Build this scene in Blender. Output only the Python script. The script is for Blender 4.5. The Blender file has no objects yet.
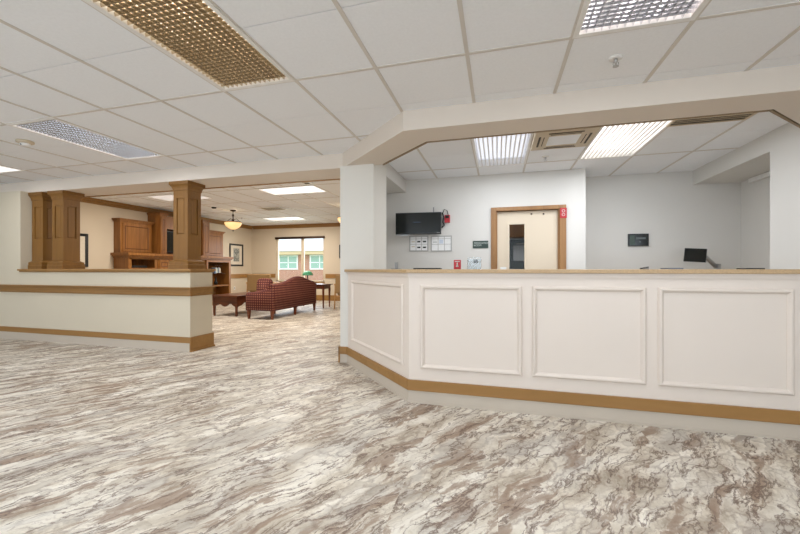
import bpy, math, random
from mathutils import Vector, Matrix
random.seed(7)
SC = bpy.context.scene
COL = SC.collection
PI = math.pi
CE = 2.447      # ceiling of hall and reception
CL = 2.65       # ceiling of the lounge
BM = 2.275      # underside of the beams

# ------------------------------------------------------------------ mesh builder
class MB:
    def __init__(s): s.v = []; s.f = []; s.sm = []
    def add(s, vs, fs, smooth=False):
        n = len(s.v); s.v += [tuple(p) for p in vs]
        s.f += [tuple(i+n for i in f) for f in fs]; s.sm += [smooth]*len(fs); return s
    def box(s, x0, y0, z0, x1, y1, z1, M=None):
        vs = [(x, y, z) for z in (z0, z1) for (x, y) in ((x0, y0), (x1, y0), (x1, y1), (x0, y1))]
        if M: vs = [M @ Vector(p) for p in vs]
        return s.add(vs, [(3,2,1,0),(4,5,6,7),(0,1,5,4),(1,2,6,5),(2,3,7,6),(3,0,4,7)])
    def cbox(s, c, d, M=None):
        return s.box(c[0]-d[0]/2, c[1]-d[1]/2, c[2]-d[2]/2, c[0]+d[0]/2, c[1]+d[1]/2, c[2]+d[2]/2, M)
    def prism(s, poly, z0, z1):
        n = len(poly)
        vs = [(x, y, z0) for x, y in poly] + [(x, y, z1) for x, y in poly]
        fs = [tuple(range(n-1, -1, -1)), tuple(range(n, 2*n))] + [(i, (i+1) % n, (i+1) % n+n, i+n) for i in range(n)]
        return s.add(vs, fs)
    def loft(s, rings, smooth=False, caps=True, closed=True):
        n = len(rings[0]); vs = [p for r in rings for p in r]; fs = []
        for k in range(len(rings)-1):
            for i in range(n if closed else n-1):
                j = (i+1) % n
                fs.append((k*n+i, k*n+j, (k+1)*n+j, (k+1)*n+i))
        s.add(vs, fs, smooth)
        if caps:
            b = len(s.v)-len(vs)
            s.f += [tuple(b+i for i in range(n-1, -1, -1)), tuple(b+(len(rings)-1)*n+i for i in range(n))]; s.sm += [False]*2
        return s
    def sq(s, prof, cx=0, cy=0, r=1.0):               # stack of squares (z, half)
        return s.loft([[(cx-h, cy-h*r, z), (cx+h, cy-h*r, z), (cx+h, cy+h*r, z), (cx-h, cy+h*r, z)] for z, h in prof])
    def lathe(s, prof, cx=0, cy=0, n=20, smooth=True):   # (z, radius)
        return s.loft([[(cx+r*math.cos(2*PI*i/n), cy+r*math.sin(2*PI*i/n), z) for i in range(n)] for z, r in prof], smooth)
    def tube(s, pts, r, n=8):
        pts = [Vector(p) for p in pts]; rings = []
        for i, p in enumerate(pts):
            d = (pts[min(i+1, len(pts)-1)]-pts[max(i-1, 0)]).normalized()
            a = d.orthogonal().normalized() if i == 0 else (pa - d*pa.dot(d)).normalized()
            pa = a; b = d.cross(a); rr = r[i] if isinstance(r, (list, tuple)) else r
            rings.append([tuple(p+a*rr*math.cos(2*PI*k/n)+b*rr*math.sin(2*PI*k/n)) for k in range(n)])
        return s.loft(rings, True)
    def ring(s, o, u, v, n, w, h, prof):
        """mitred frame: prof = (inset, height) closed outline round a w x h rectangle, outer corner o"""
        o, u, v, n = Vector(o), Vector(u), Vector(v), Vector(n); rings = []
        for d, k in prof:
            rings.append([o+u*d+v*d+n*k, o+u*(w-d)+v*d+n*k, o+u*(w-d)+v*(h-d)+n*k, o+u*d+v*(h-d)+n*k])
        m = len(prof); vs = [tuple(p) for r in rings for p in r]; fs = []
        for k in range(m):
            for i in range(4):
                a, b = k*4, ((k+1) % m)*4; j = (i+1) % 4
                fs.append((a+i, a+j, b+j, b+i))
        return s.add(vs, fs)
    def sheet(s, o, u, v, n, w, h, prof):
        """open stepped rectangle (door panels): prof from outer edge to centre, closed by a centre face"""
        o, u, v, n = Vector(o), Vector(u), Vector(v), Vector(n); vs = []; fs = []
        for d, k in prof:
            vs += [o+u*d+v*d+n*k, o+u*(w-d)+v*d+n*k, o+u*(w-d)+v*(h-d)+n*k, o+u*d+v*(h-d)+n*k]
        for k in range(len(prof)-1):
            for i in range(4):
                j = (i+1) % 4; fs.append((k*4+i, k*4+j, k*4+4+j, k*4+4+i))
        b = (len(prof)-1)*4; fs.append((b, b+1, b+2, b+3))
        return s.add([tuple(p) for p in vs], fs)
    def build(s, name, mat, parent=None, world=False, bevel=0, sub=0, seg=2):
        v = s.v
        if parent is not None and world:
            L = parent.location
            v = [(x-L.x, y-L.y, z-L.z) for x, y, z in v]
        me = bpy.data.meshes.new(name); me.from_pydata(v, [], s.f); me.validate()
        import bmesh
        bm = bmesh.new(); bm.from_mesh(me); bmesh.ops.recalc_face_normals(bm, faces=bm.faces); bm.to_mesh(me); bm.free()
        if len(me.polygons) == len(s.sm):
            me.polygons.foreach_set('use_smooth', s.sm)
        me.materials.append(mat)
        o = bpy.data.objects.new(name, me); COL.objects.link(o)
        if parent is not None: o.parent = parent
        if sub:
            m = o.modifiers.new('Subsurf', 'SUBSURF'); m.levels = sub; m.render_levels = sub
        if bevel:
            m = o.modifiers.new('Bevel', 'BEVEL'); m.width = bevel; m.segments = seg; m.limit_method = 'ANGLE'; m.angle_limit = math.radians(40)
        return o

def thing(name, label, cat, loc=(0, 0, 0), rotz=0, group=None):
    o = bpy.data.objects.new(name, None); COL.objects.link(o)
    o.empty_display_size = .1
    o.location = loc; o.rotation_euler = (0, 0, rotz); o['label'] = label; o['category'] = cat
    if group: o['group'] = group
    return o
def tag(o, label, cat, group=None):
    o['label'] = label; o['category'] = cat
    if group: o['group'] = group
    return o
def struct(name, mb, mat, label=None, **k):
    o = mb.build(name, mat, **k); o['kind'] = 'structure'
    if label: o['label'] = label
    return o
def dup(root, loc, rotz, label, group=None):
    r = root.copy(); COL.objects.link(r); r.location = loc; r.rotation_euler = (0, 0, rotz); r['label'] = label
    if group: r['group'] = group
    for ch in list(root.children):
        c = ch.copy(); COL.objects.link(c); c.parent = r
        for g in list(ch.children):
            d = g.copy(); COL.objects.link(d); d.parent = c
    return r

# ------------------------------------------------------------------ materials
def srgb(r, g, b):
    f = lambda c: (c/255/12.92) if c/255 <= .04045 else ((c/255+.055)/1.055)**2.4
    return (f(r), f(g), f(b), 1)
def newmat(name):
    m = bpy.data.materials.new(name); m.use_nodes = True
    nt = m.node_tree; b = nt.nodes['Principled BSDF']; return m, nt, b
def paint(name, c, rough=.6, var=.03, scale=6, bump=0, metal=0, coat=0):
    m, nt, b = newmat(name); N, L = nt.nodes, nt.links
    tc = N.new('ShaderNodeTexCoord'); no = N.new('ShaderNodeTexNoise'); no.inputs['Scale'].default_value = scale; no.inputs['Detail'].default_value = 5
    L.new(tc.outputs['Object'], no.inputs['Vector'])
    r = N.new('ShaderNodeValToRGB'); e = r.color_ramp.elements
    e[0].position = .3; e[1].position = .7
    e[0].color = tuple(x*(1-var) for x in c[:3])+(1,); e[1].color = tuple(min(1, x*(1+var)) for x in c[:3])+(1,)
    L.new(no.outputs['Fac'], r.inputs['Fac']); L.new(r.outputs['Color'], b.inputs['Base Color'])
    b.inputs['Roughness'].default_value = rough; b.inputs['Metallic'].default_value = metal
    if coat: b.inputs['Coat Weight'].default_value = coat
    if bump:
        n2 = N.new('ShaderNodeTexNoise'); n2.inputs['Scale'].default_value = 150; n2.inputs['Detail'].default_value = 3
        L.new(tc.outputs['Object'], n2.inputs['Vector'])
        bp = N.new('ShaderNodeBump'); bp.inputs['Strength'].default_value = bump; bp.inputs['Distance'].default_value = .002
        L.new(n2.outputs['Fac'], bp.inputs['Height']); L.new(bp.outputs['Normal'], b.inputs['Normal'])
    return m
def wood(name, c1, c2, rough=.4, axis='Z', scale=1.0):
    m, nt, b = newmat(name); N, L = nt.nodes, nt.links
    tc = N.new('ShaderNodeTexCoord'); mp = N.new('ShaderNodeMapping')
    sc = {'X': (1.2, 14, 14), 'Y': (14, 1.2, 14), 'Z': (14, 14, 1.2)}[axis]
    mp.inputs['Scale'].default_value = tuple(v*scale for v in sc)
    no = N.new('ShaderNodeTexNoise'); no.inputs['Scale'].default_value = 1.6; no.inputs['Detail'].default_value = 8; no.inputs['Distortion'].default_value = .6
    r = N.new('ShaderNodeValToRGB'); e = r.color_ramp.elements
    e[0].position = .3; e[0].color = c1; e[1].position = .72; e[1].color = c2
    L.new(tc.outputs['Object'], mp.inputs['Vector']); L.new(mp.outputs['Vector'], no.inputs['Vector'])
    L.new(no.outputs['Fac'], r.inputs['Fac']); L.new(r.outputs['Color'], b.inputs['Base Color'])
    b.inputs['Roughness'].default_value = rough
    return m
def emis(name, c, s, base=(.9, .9, .9, 1), pattern=0):
    m, nt, b = newmat(name); N, L = nt.nodes, nt.links
    b.inputs['Base Color'].default_value = base; b.inputs['Roughness'].default_value = .4
    b.inputs['Emission Color'].default_value = c; b.inputs['Emission Strength'].default_value = s
    if pattern:
        tc = N.new('ShaderNodeTexCoord'); v = N.new('ShaderNodeTexVoronoi'); v.inputs['Scale'].default_value = pattern; v.inputs['Randomness'].default_value = .15
        L.new(tc.outputs['Object'], v.inputs['Vector'])
        mr = N.new('ShaderNodeMapRange'); mr.inputs['From Min'].default_value = 0; mr.inputs['From Max'].default_value = .7
        mr.inputs['To Min'].default_value = s*1.5; mr.inputs['To Max'].default_value = s*.4
        L.new(v.outputs['Distance'], mr.inputs['Value']); L.new(mr.outputs['Result'], b.inputs['Emission Strength'])
    return m
def flat(name, c, rough=.5, metal=0):
    return paint(name, c, rough, .04, 20, 0, metal)
def glass(name, tint=(1, 1, 1, 1), mixf=.12):
    m, nt, b = newmat(name); N, L = nt.nodes, nt.links
    N.remove(b); out = N['Material Output']
    t = N.new('ShaderNodeBsdfTransparent'); t.inputs['Color'].default_value = tint
    g = N.new('ShaderNodeBsdfGlossy'); g.inputs['Roughness'].default_value = .02
    lw = N.new('ShaderNodeFresnel'); lw.inputs['IOR'].default_value = 1.22
    mx = N.new('ShaderNodeMixShader'); L.new(lw.outputs['Fac'], mx.inputs['Fac']); L.new(t.outputs[0], mx.inputs[1]); L.new(g.outputs[0], mx.inputs[2])
    L.new(mx.outputs[0], out.inputs['Surface']); return m

M = {}
M['wall'] = paint('cream wall paint', srgb(222, 211, 198), .62, .012, 2, .15)
M['wall_divider'] = paint('warm cream wall paint', srgb(211, 200, 178), .62, .012, 2, .15)
M['wall_col'] = paint('off white column paint', srgb(222, 218, 209), .62, .012, 2, .15)
M['wall_lounge'] = paint('lounge wall paint', srgb(212, 198, 176), .62, .012, 2, .15)
M['wall_rec'] = paint('reception wall paint', srgb(216, 213, 207), .62, .012, 2, .15)
M['trimwhite'] = paint('white counter paint', srgb(226, 214, 202), .42, .01, 3, .05)
M['tile'] = paint('ceiling tile', srgb(243, 245, 248), .85, .02, 60, .4)
M['tbar'] = paint('ceiling grid metal', srgb(212, 206, 198), .5, .01, 10)
M['brown'] = wood('tan painted oak trim', srgb(148, 108, 56), srgb(162, 120, 66), .45, 'X', .6)
M['brownv'] = wood('tan painted column wood', srgb(122, 83, 32), srgb(134, 93, 38), .45, 'Z', .8)
M['cab'] = wood('honey cabinet wood', srgb(124, 78, 32), srgb(156, 104, 50), .35, 'Z')
M['cabd'] = wood('dark cabinet groove wood', srgb(96, 54, 22), srgb(116, 68, 30), .4, 'Z')
M['darkwood'] = wood('dark mahogany wood', srgb(72, 34, 16), srgb(104, 54, 26), .3, 'X')
M['legwood'] = wood('reddish leg wood', srgb(92, 44, 20), srgb(128, 66, 32), .35, 'Z')
M['oak'] = wood('door frame oak', srgb(138, 98, 56), srgb(168, 124, 76), .45, 'Z', .7)
M['strip'] = paint('beige cove base', srgb(196, 184, 168), .5, .015, 4)
M['laminate'] = paint('speckled tan counter laminate', srgb(188, 158, 118), .4, .12, 120)
M['black'] = flat('black plastic', srgb(22, 23, 24), .35)
M['screen'] = flat('dark screen glass', srgb(18, 24, 24), .12)
M['grey'] = flat('grey plastic', srgb(140, 140, 138), .45)
M['lgrey'] = flat('light grey plastic', srgb(176, 174, 170), .5)
M['silver'] = paint('brushed silver', srgb(190, 190, 190), .3, .03, 30, 0, .9)
M['louverB'] = paint('bright silver louver', srgb(220, 221, 224), .16, .03, 30, 0, .95)
M['louver'] = paint('dull golden louver', srgb(206, 194, 172), .24, .03, 30, 0, .95)
M['whitemetal'] = flat('white metal', srgb(236, 234, 230), .4)
M['beigeplastic'] = flat('beige plastic', srgb(206, 190, 164), .5)
M['trimtan'] = flat('dull tan trim', srgb(146, 124, 94), .6)
M['red'] = flat('red plastic', srgb(178, 20, 32), .4)
M['paper'] = flat('white paper', srgb(238, 238, 236), .8)
M['glass'] = glass('clear glass')
M['acrylic'] = glass('clear acrylic', (.93, .95, .96, 1))
M['bronze'] = flat('dark bronze', srgb(58, 38, 26), .4, .6)
M['slot'] = flat('brownish slot', srgb(84, 74, 62), .8)
M['dark'] = flat('dark slot', srgb(30, 28, 26), .8)
M['door'] = paint('cream door laminate', srgb(218, 203, 180), .5, .01, 3)
M['tan_fabric'] = paint('tan upholstery', srgb(160, 128, 84), .85, .08, 120, .3)
M['green'] = flat('green glass shade', srgb(96, 186, 140), .3)

def floor_mat():
    m, nt, b = newmat('marbled vinyl floor'); N, L = nt.nodes, nt.links
    def math_(op, a, b_=None, c=None):
        n = N.new('ShaderNodeMath'); n.operation = op
        for i, x in enumerate((a, b_, c)):
            if x is None: continue
            if isinstance(x, (int, float)): n.inputs[i].default_value = x
            else: L.new(x, n.inputs[i])
        return n.outputs[0]
    def vm(op, a, b_):
        n = N.new('ShaderNodeVectorMath'); n.operation = op; L.new(a, n.inputs[0])
        if isinstance(b_, tuple): n.inputs[1].default_value = b_
        else: L.new(b_, n.inputs[1])
        return n.outputs[0]
    def noise(vec, scale, det=6, rough=.6, dist=0):
        n = N.new('ShaderNodeTexNoise'); n.inputs['Scale'].default_value = scale; n.inputs['Detail'].default_value = det
        n.inputs['Roughness'].default_value = rough; n.inputs['Distortion'].default_value = dist
        L.new(vec, n.inputs['Vector']); return n
    def ramp(f, *st):
        r = N.new('ShaderNodeValToRGB'); e = r.color_ramp.elements
        while len(e) < len(st): e.new(.5)
        for i, (p, c) in enumerate(st): e[i].position = p; e[i].color = c if isinstance(c, tuple) else (c, c, c, 1)
        L.new(f, r.inputs['Fac']); return r.outputs['Color']
    def mix(f, a, b_, mode='MIX'):
        n = N.new('ShaderNodeMix'); n.data_type = 'RGBA'; n.blend_type = mode
        for i, x in ((0, f), (6, a), (7, b_)):
            if isinstance(x, (int, float)): n.inputs[i].default_value = x
            elif isinstance(x, tuple): n.inputs[i].default_value = x
            else: L.new(x, n.inputs[i])
        return n.outputs[2]
    tc = N.new('ShaderNodeTexCoord'); obj = tc.outputs['Object']
    # tile id
    br = vm('DIVIDE', obj, (.4572, .9144, 1)); fl = N.new('ShaderNodeVectorMath'); fl.operation = 'FLOOR'; L.new(br, fl.inputs[0])
    wn = N.new('ShaderNodeTexWhiteNoise'); wn.noise_dimensions = '2D'; L.new(fl.outputs[0], wn.inputs['Vector'])
    off = vm('SCALE', wn.outputs['Color'], (0, 0, 0)); off.node.inputs['Scale'].default_value = TILE_OFF
    p = vm('ADD', obj, off)
    rot = N.new('ShaderNodeMapping'); rot.inputs['Rotation'].default_value = (0, 0, math.radians(-60)); L.new(p, rot.inputs['Vector'])
    v0 = rot.outputs['Vector']
    w = noise(v0, 2.2, 3, .5); wv = vm('SUBTRACT', w.outputs['Color'], (.5, .5, .5)); wv = vm('MULTIPLY', wv, (.17, .17, .17))
    v1 = vm('ADD', v0, wv)
    w2 = noise(v0, 14, 6, .68); wv2 = vm('MULTIPLY', vm('SUBTRACT', w2.outputs['Color'], (.5, .5, .5)), (.10, .075, .1))
    v2 = vm('ADD', v1, wv2)
    sA = vm('MULTIPLY', v2, (.34, 1.0, 1.0))
    wL = vm('MULTIPLY', vm('SUBTRACT', w2.outputs['Color'], (.5, .5, .5)), (.05, .030, .05))
    sL = vm('MULTIPLY', vm('ADD', v1, wL), (.20, 1.0, 1.0))
    def vor(vec, scale, feat='DISTANCE_TO_EDGE'):
        n = N.new('ShaderNodeTexVoronoi'); n.feature = feat; n.voronoi_dimensions = '2D'; n.inputs['Scale'].default_value = scale; n.inputs['Randomness'].default_value = 1
        L.new(vec, n.inputs['Vector']); return n
    # base tone: cream with soft greige drifts
    n1 = noise(sA, 7.0, 8, .62, .3)
    base = ramp(n1.outputs['Fac'], (.34, srgb(178, 166, 150)), (.43, srgb(212, 203, 188)), (.52, srgb(230, 224, 212)), (.66, srgb(243, 239, 230)))
    # every flake has its own tone
    fl1 = vor(sA, 15, 'F1'); sepc = N.new('ShaderNodeSeparateColor'); L.new(fl1.outputs['Color'], sepc.inputs[0])
    tone = ramp(sepc.outputs[0], (.0, srgb(206, 199, 190)), (.35, srgb(232, 228, 220)), (1., srgb(255, 252, 246)))
    col = mix(.6, base, tone, 'MULTIPLY')
    # brown smears along the streaks
    n2 = noise(vm('ADD', sL, (7.3, 2.1, 0)), 9.5, 8, .64, .3)
    f2 = ramp(n2.outputs['Fac'], (.54, 0.), (.57, .65), (.66, .9))
    col = mix(f2, col, srgb(146, 122, 102))
    n4 = noise(vm('ADD', sA, (1.3, 9.1, 0)), 3.5, 7, .6, .4)
    f4 = ramp(n4.outputs['Fac'], (.55, 0.), (.62, .5))
    col = mix(f4, col, srgb(172, 166, 158))
    # dark seams between the flakes
    nm = noise(v1, 4.0, 4, .55); fm = ramp(nm.outputs['Fac'], (.40, .0), (.55, 1.))
    e1 = vor(sA, 15); s1 = ramp(e1.outputs['Distance'], (.0, .45), (.03, .3), (.12, 0.))
    col = mix(math_('MULTIPLY', s1, fm), col, srgb(112, 88, 74))
    nm2 = noise(vm('ADD', v1, (4.4, 8.8, 0)), 5.0, 4, .55); fm2 = ramp(nm2.outputs['Fac'], (.44, .0), (.56, 1.))
    e2 = vor(vm('ADD', sA, (3.1, .7, 0)), 34); s2 = ramp(e2.outputs['Distance'], (.0, .45), (.08, 0.))
    col = mix(math_('MULTIPLY', s2, fm2), col, srgb(128, 104, 90))
    n3 = noise(vm('ADD', sL, (3.7, 5.2, 0)), 9, 6, .6, .25)
    a3 = math_('ABSOLUTE', math_('SUBTRACT', n3.outputs['Fac'], .5))
    col = mix(ramp(a3, (.0, .9), (.010, .6), (.024, 0.)), col, srgb(104, 82, 68))
    L.new(col, b.inputs['Base Color'])
    b.inputs['Roughness'].default_value = .46
    b.inputs['Specular IOR Level'].default_value = .4
    return m
TILE_OFF = .07
M['floor'] = floor_mat()

def sofa_mat():
    m, nt, b = newmat('dark red dotted upholstery'); N, L = nt.nodes, nt.links
    tc = N.new('ShaderNodeTexCoord'); geo = N.new('ShaderNodeNewGeometry')
    def vm(op, a, b_=None):
        n = N.new('ShaderNodeVectorMath'); n.operation = op; L.new(a, n.inputs[0])
        if b_ is not None:
            if isinstance(b_, tuple): n.inputs[1].default_value = b_
            else: L.new(b_, n.inputs[1])
        return n
    sc = vm('MULTIPLY', tc.outputs['Object'], (120, 120, 120)); sn = vm('SINE', sc.outputs[0])
    ab = vm('ABSOLUTE', geo.outputs['True Normal']); inv = vm('SUBTRACT', ab.outputs[0], (1, 1, 1)); inv2 = vm('MULTIPLY', inv.outputs[0], (-1, -1, -1))
    dt = vm('DOT_PRODUCT', sn.outputs[0], inv2.outputs[0])
    mr = N.new('ShaderNodeMapRange'); mr.inputs['From Min'].default_value = -2; mr.inputs['From Max'].default_value = 2; L.new(dt.outputs['Value'], mr.inputs['Value'])
    r = N.new('ShaderNodeValToRGB'); e = r.color_ramp.elements
    e[0].position = .35; e[0].color = srgb(74, 24, 22); e[1].position = .66; e[1].color = srgb(98, 38, 32)
    e.new(.88).color = srgb(162, 108, 80)
    L.new(mr.outputs['Result'], r.inputs['Fac']); L.new(r.outputs['Color'], b.inputs['Base Color'])
    b.inputs['Roughness'].default_value = .85
    return m
M['sofa'] = sofa_mat()
def brick_mat():
    m, nt, b = newmat('red brick'); N, L = nt.nodes, nt.links
    tc = N.new('ShaderNodeTexCoord'); mp = N.new('ShaderNodeMapping'); mp.inputs['Rotation'].default_value = (PI/2, 0, 0)
    t = N.new('ShaderNodeTexBrick'); t.inputs['Scale'].default_value = 4; t.inputs['Color1'].default_value = srgb(176, 112, 88); t.inputs['Color2'].default_value = srgb(190, 128, 104); t.inputs['Mortar'].default_value = srgb(200, 190, 178)
    L.new(tc.outputs['Object'], mp.inputs['Vector']); L.new(mp.outputs['Vector'], t.inputs['Vector']); L.new(t.outputs['Color'], b.inputs['Base Color'])
    b.inputs['Roughness'].default_value = .9; return m
M['brick'] = brick_mat()
M['siding'] = paint('pale grey roof', srgb(196, 198, 200), .7, .05, 3)
M['grass'] = paint('lawn grass', srgb(120, 150, 84), .9, .25, 8, .3)
M['leaf'] = paint('shrub leaves', srgb(70, 130, 70), .8, .3, 20)
M['extglass'] = flat('greenish window glass', srgb(150, 180, 164), .2)
M['path'] = flat('pale concrete', srgb(206, 204, 198), .9)

# ------------------------------------------------------------------ floor
fl = MB().box(-12, -4, -.12, 6, 12, 0)
struct('floor', fl, M['floor'], 'marbled beige vinyl floor')

# ------------------------------------------------------------------ ceilings (real tiles with gaps, recesses left open for the lights)
T = .6096
def clip(poly, conv):
    """Sutherland-Hodgman, conv counter-clockwise"""
    out = poly
    for i in range(len(conv)):
        (ax, ay), (bx, by) = conv[i], conv[(i+1) % len(conv)]
        inp, out = out, []
        side = lambda p: (bx-ax)*(p[1]-ay)-(by-ay)*(p[0]-ax)
        for k in range(len(inp)):
            p, q = inp[k], inp[(k+1) % len(inp)]; sp, sq_ = side(p), side(q)
            if sp >= 0: out.append(p)
            if (sp > 0 and sq_ < 0) or (sp < 0 and sq_ > 0):
                t = sp/(sp-sq_); out.append((p[0]+(q[0]-p[0])*t, p[1]+(q[1]-p[1])*t))
        if len(out) < 3: return None
    return out
def ceiling(name, pieces, z, gx, gy, bars_y, holes, mat, bar=True):
    t = MB(); g = MB()
    inhole = lambda x, y: any(a < x < c and b_ < y < d for a, b_, c, d in holes)
    for conv in pieces:
        x0, x1 = min(p[0] for p in conv), max(p[0] for p in conv); y0, y1 = min(p[1] for p in conv), max(p[1] for p in conv)
        xs = [gx+T*k for k in range(-60, 60) if x0-T < gx+T*k < x1+T]; ys = [gy+T*k for k in range(-60, 60) if y0-T < gy+T*k < y1+T]
        def put(mb, a, b_, c, d, z0, z1):
            p = clip([(a, b_), (c, b_), (c, d), (a, d)], conv)
            if p: mb.prism(p, z0, z1)
        for x in xs:
            for y in ys:
                if inhole(x+T/2, y+T/2): continue
                e = .0035
                put(t, x+e, y+e, x+T-e, y+T-e, z, z+.015)
                put(t, x, y, x+T, y+T, z+.0155, z+.02)
        w = .012
        for x in xs:
            for y in ys:
                if not inhole(x, y+T/2): put(g, x-w, y, x+w, y+T, z-.005, z+.002)
        for y in ys:
            if not bars_y(round((y-gy)/T)): continue
            for x in xs:
                if not inhole(x+T/2, y): put(g, x+w, y-w, x+T-w, y+w, z-.0045, z+.002)
    struct(name, t, mat); return g
HX, HY = -.19, 2.459
def hcell(i, j0, n=1, m=2): return (HX+T*i, HY+T*j0, HX+T*(i+n), HY+T*(j0+m))
fixA = hcell(-3, -2); fixB = hcell(-7, 0); fixC = hcell(-11, 0); fixD = hcell(1, -2)
g1 = ceiling('ceiling', [[(-12, -4), (6, -4), (6, 3.37), (-12, 3.37)], [(-12, 3.37), (-.75, 3.37), (-1.68, 4.3), (-12, 4.3)], [(2.05, 3.37), (6, 3.37), (6, 4.3), (2.98, 4.3)]],
             CE, HX, HY, lambda k: k % 2 == 0, [fixA, fixB, fixC, fixD], M['tile'])
struct('trim_1', g1, M['tbar'], 'pale metal grid of the hall ceiling')
RX, RY = -.27, 3.99
rec1 = (RX, RY, RX+T, RY+2*T); rec2 = (RX+2*T, RY, RX+3*T, RY+2*T); acr = (RX+T, RY, RX+2*T, RY+T); slotr = (RX+3*T, RY, RX+4*T, RY+T)
g2 = ceiling('ceiling', [[(-1.76, 4.38), (-.75, 3.37), (2.05, 3.37), (3.08, 4.4), (3.3, 4.62), (3.3, 6.4), (-1.76, 6.4)]], CE, RX, RY, lambda k: k % 2 == 0, [rec1, rec2], M['tile'])
struct('trim_2', g2, M['tbar'], 'pale metal grid of the reception ceiling')
LX, LY = -4.52, 6.43
lf1 = (LX, LY, LX+2*T, LY+T); lf2 = (LX-4*T, LY+6*T+.05, LX-2*T, LY+7*T+.05)
g3 = ceiling('ceiling', [[(-8.75, 4.3), (-1.7, 4.3), (-1.7, 12.1), (-8.75, 12.1)]], CL, LX, LY, lambda k: k % 2 == 0, [], M['tile'])
struct('trim_3', g3, M['tbar'], 'pale metal grid of the lounge ceiling')

# ------------------------------------------------------------------ beams, walls, column
def S(name, mat, *boxes, **k):
    mb = MB()
    for b in boxes: mb.box(*b)
    return struct(name, mb, mat, **k)
bm = MB().prism([(-1.763, 4.17), (-.79, 3.2), (2.1, 3.2), (3.07, 4.17), (2.6, 4.17), (1.98, 3.53), (-.65, 3.53), (-1.29, 4.17)], BM, CE+.03)
struct('wall_beam', bm, M['wall'], 'cream boxed beam over the reception counter')
inn = MB()
for p, q in (((-1.27, 4.17), (-.645, 3.54)), ((-.645, 3.54), (1.975, 3.54)), ((1.975, 3.54), (2.59, 4.17))):
    p, q = Vector(p+(0,)), Vector(q+(0,)); d = (q-p).normalized(); n_ = Vector((-d.y, d.x, 0))*.018
    inn.prism([(p.x, p.y), (q.x, q.y), (q.x+n_.x, q.y+n_.y), (p.x+n_.x, p.y+n_.y)], BM-.004, BM+.03)
struct('trim_4', inn, M['trimtan'], 'thin tan trim along the inner edge of the beam')
S('wall_divider_beam', M['wall'], (-12, 4.17, BM, -1.763, 4.65, CL))
S('trim_5', M['brown'], (-8.6, 4.651, BM-.012, -1.763, 4.675, BM+.05))
S('wall_column', M['wall_col'], (-1.763, 4.1, 0, -1.358, 4.62, BM), (-1.763, 4.17, BM, -1.358, 4.62, CL))
S('wall_right_column', M['wall_rec'], (2.6, 4.17, 0, 3.15, 4.69, CE))
S('wall_right_front', M['wall'], (3.15, 4.17, 0, 6, 4.4, CE))
# headers over the side openings of the reception
S('wall_reception_left', M['wall_rec'], (-1.68, 4.62, 2.258, -1.358, 5.7, CE+.02), (-1.763, 4.62, 0, -1.68, 5.7, CL))
S('wall_reception_right', M['wall_rec'], (2.6, 4.69, 2.252, 3.15, 6.25, CE+.02), (3.15, 4.4, 0, 3.25, 6.25, CE+.02))
# back walls; the door opening stays open
S('wall_reception_back', M['wall_rec'], (-1.763, 5.7, 0, -.03, 5.82, CE+.02), (.81, 5.7, 0, 1.14, 5.82, CE+.02), (-.03, 5.7, 1.915, .81, 5.82, CE+.02), (1.04, 5.82, 0, 1.14, 6.25, CE+.02), (1.04, 6.25, 0, 3.25, 6.37, CE+.02))
S('wall_lounge_right', M['wall_lounge'], (-1.763, 5.7, 0, -1.68, 12, CL))
# room behind the door
S('wall_back_room', M['wall_rec'], (-1.68, 7.9, 0, 1.14, 8.0, 2.3), (-1.68, 5.82, 0, -1.6, 7.9, 2.3), (1.04, 6.37, 0, 1.14, 7.9, 2.3))
S('ceiling', M['tile'], (-1.68, 5.82, 2.3, 1.04, 8.0, 2.36))
# hall outer walls
S('wall_left', M['wall'], (-12.1, -4, 0, -12, 4.17, CE))
S('wall_right', M['wall'], (6, -4, 0, 6.1, 4.4, CE))
S('wall_lounge_left', M['wall_lounge'], (-8.75, 4.65, 0, -8.65, 12.12, CL))
WX0, WX1, WZ0, WZ1 = -7.64, -5.76, .64, 2.20
S('wall_lounge_back', M['wall_lounge'], (-8.65, 12, 0, WX0, 12.14, CL), (WX1, 12, 0, -1.68, 12.14, CL), (WX0, 12, 0, WX1, 12.14, WZ0), (WX0, 12, WZ1, WX1, 12.14, CL))
# rear of the hall: unseen, with openings added to let light in
rw = MB().box(-12, -4.12, 0, 6, -4, .3).box(-12, -4.12, 2.3, 6, -4, CE+.02)
for k in range(10): rw.box(-12+k*1.97, -4.12, .3, -11.75+k*1.97, -4, 2.3)
struct('wall_rear', rw, M['wall'])
# low divider wall with its end pier
WD0, WD1, XE = 4.07, 4.47, -3.865
S('wall_divider', M['wall_divider'], (-7.055, WD0, 0, XE, WD1, 1.052), (-12, WD0, 0, -7.055, 4.65, BM+.01))
cap = MB().box(-7.07, WD0-.035, 1.056, XE+.035, WD1+.035, 1.084).box(-7.055, WD0-.018, 1.036, XE+.018, WD1+.018, 1.056)
struct('trim_6', cap, M['brown'], 'brown wooden cap of the low wall', bevel=.004)
def rail(name, z0, z1, x0, y0, xe, ye, mat, label):
    mb = MB(); h = z1-z0
    for a, b_, d in ((0, .14, .016), (.14, .26, .032), (.26, .70, .014), (.70, .82, .030), (.82, .87, .020), (.87, 1, .048)):
        mb.box(x0, y0-d, z0+h*a, xe+d, y0, z0+h*b_); mb.box(xe, y0, z0+h*a, xe+d, ye+d, z0+h*b_); mb.box(-7.055, ye, z0+h*a, xe+d, ye+d, z0+h*b_)
    struct(name, mb, mat, label, bevel=.002)
rail('trim_7', .727, .842, -12, WD0, XE, WD1, M['brown'], 'brown chair rail round the low wall')
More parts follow.
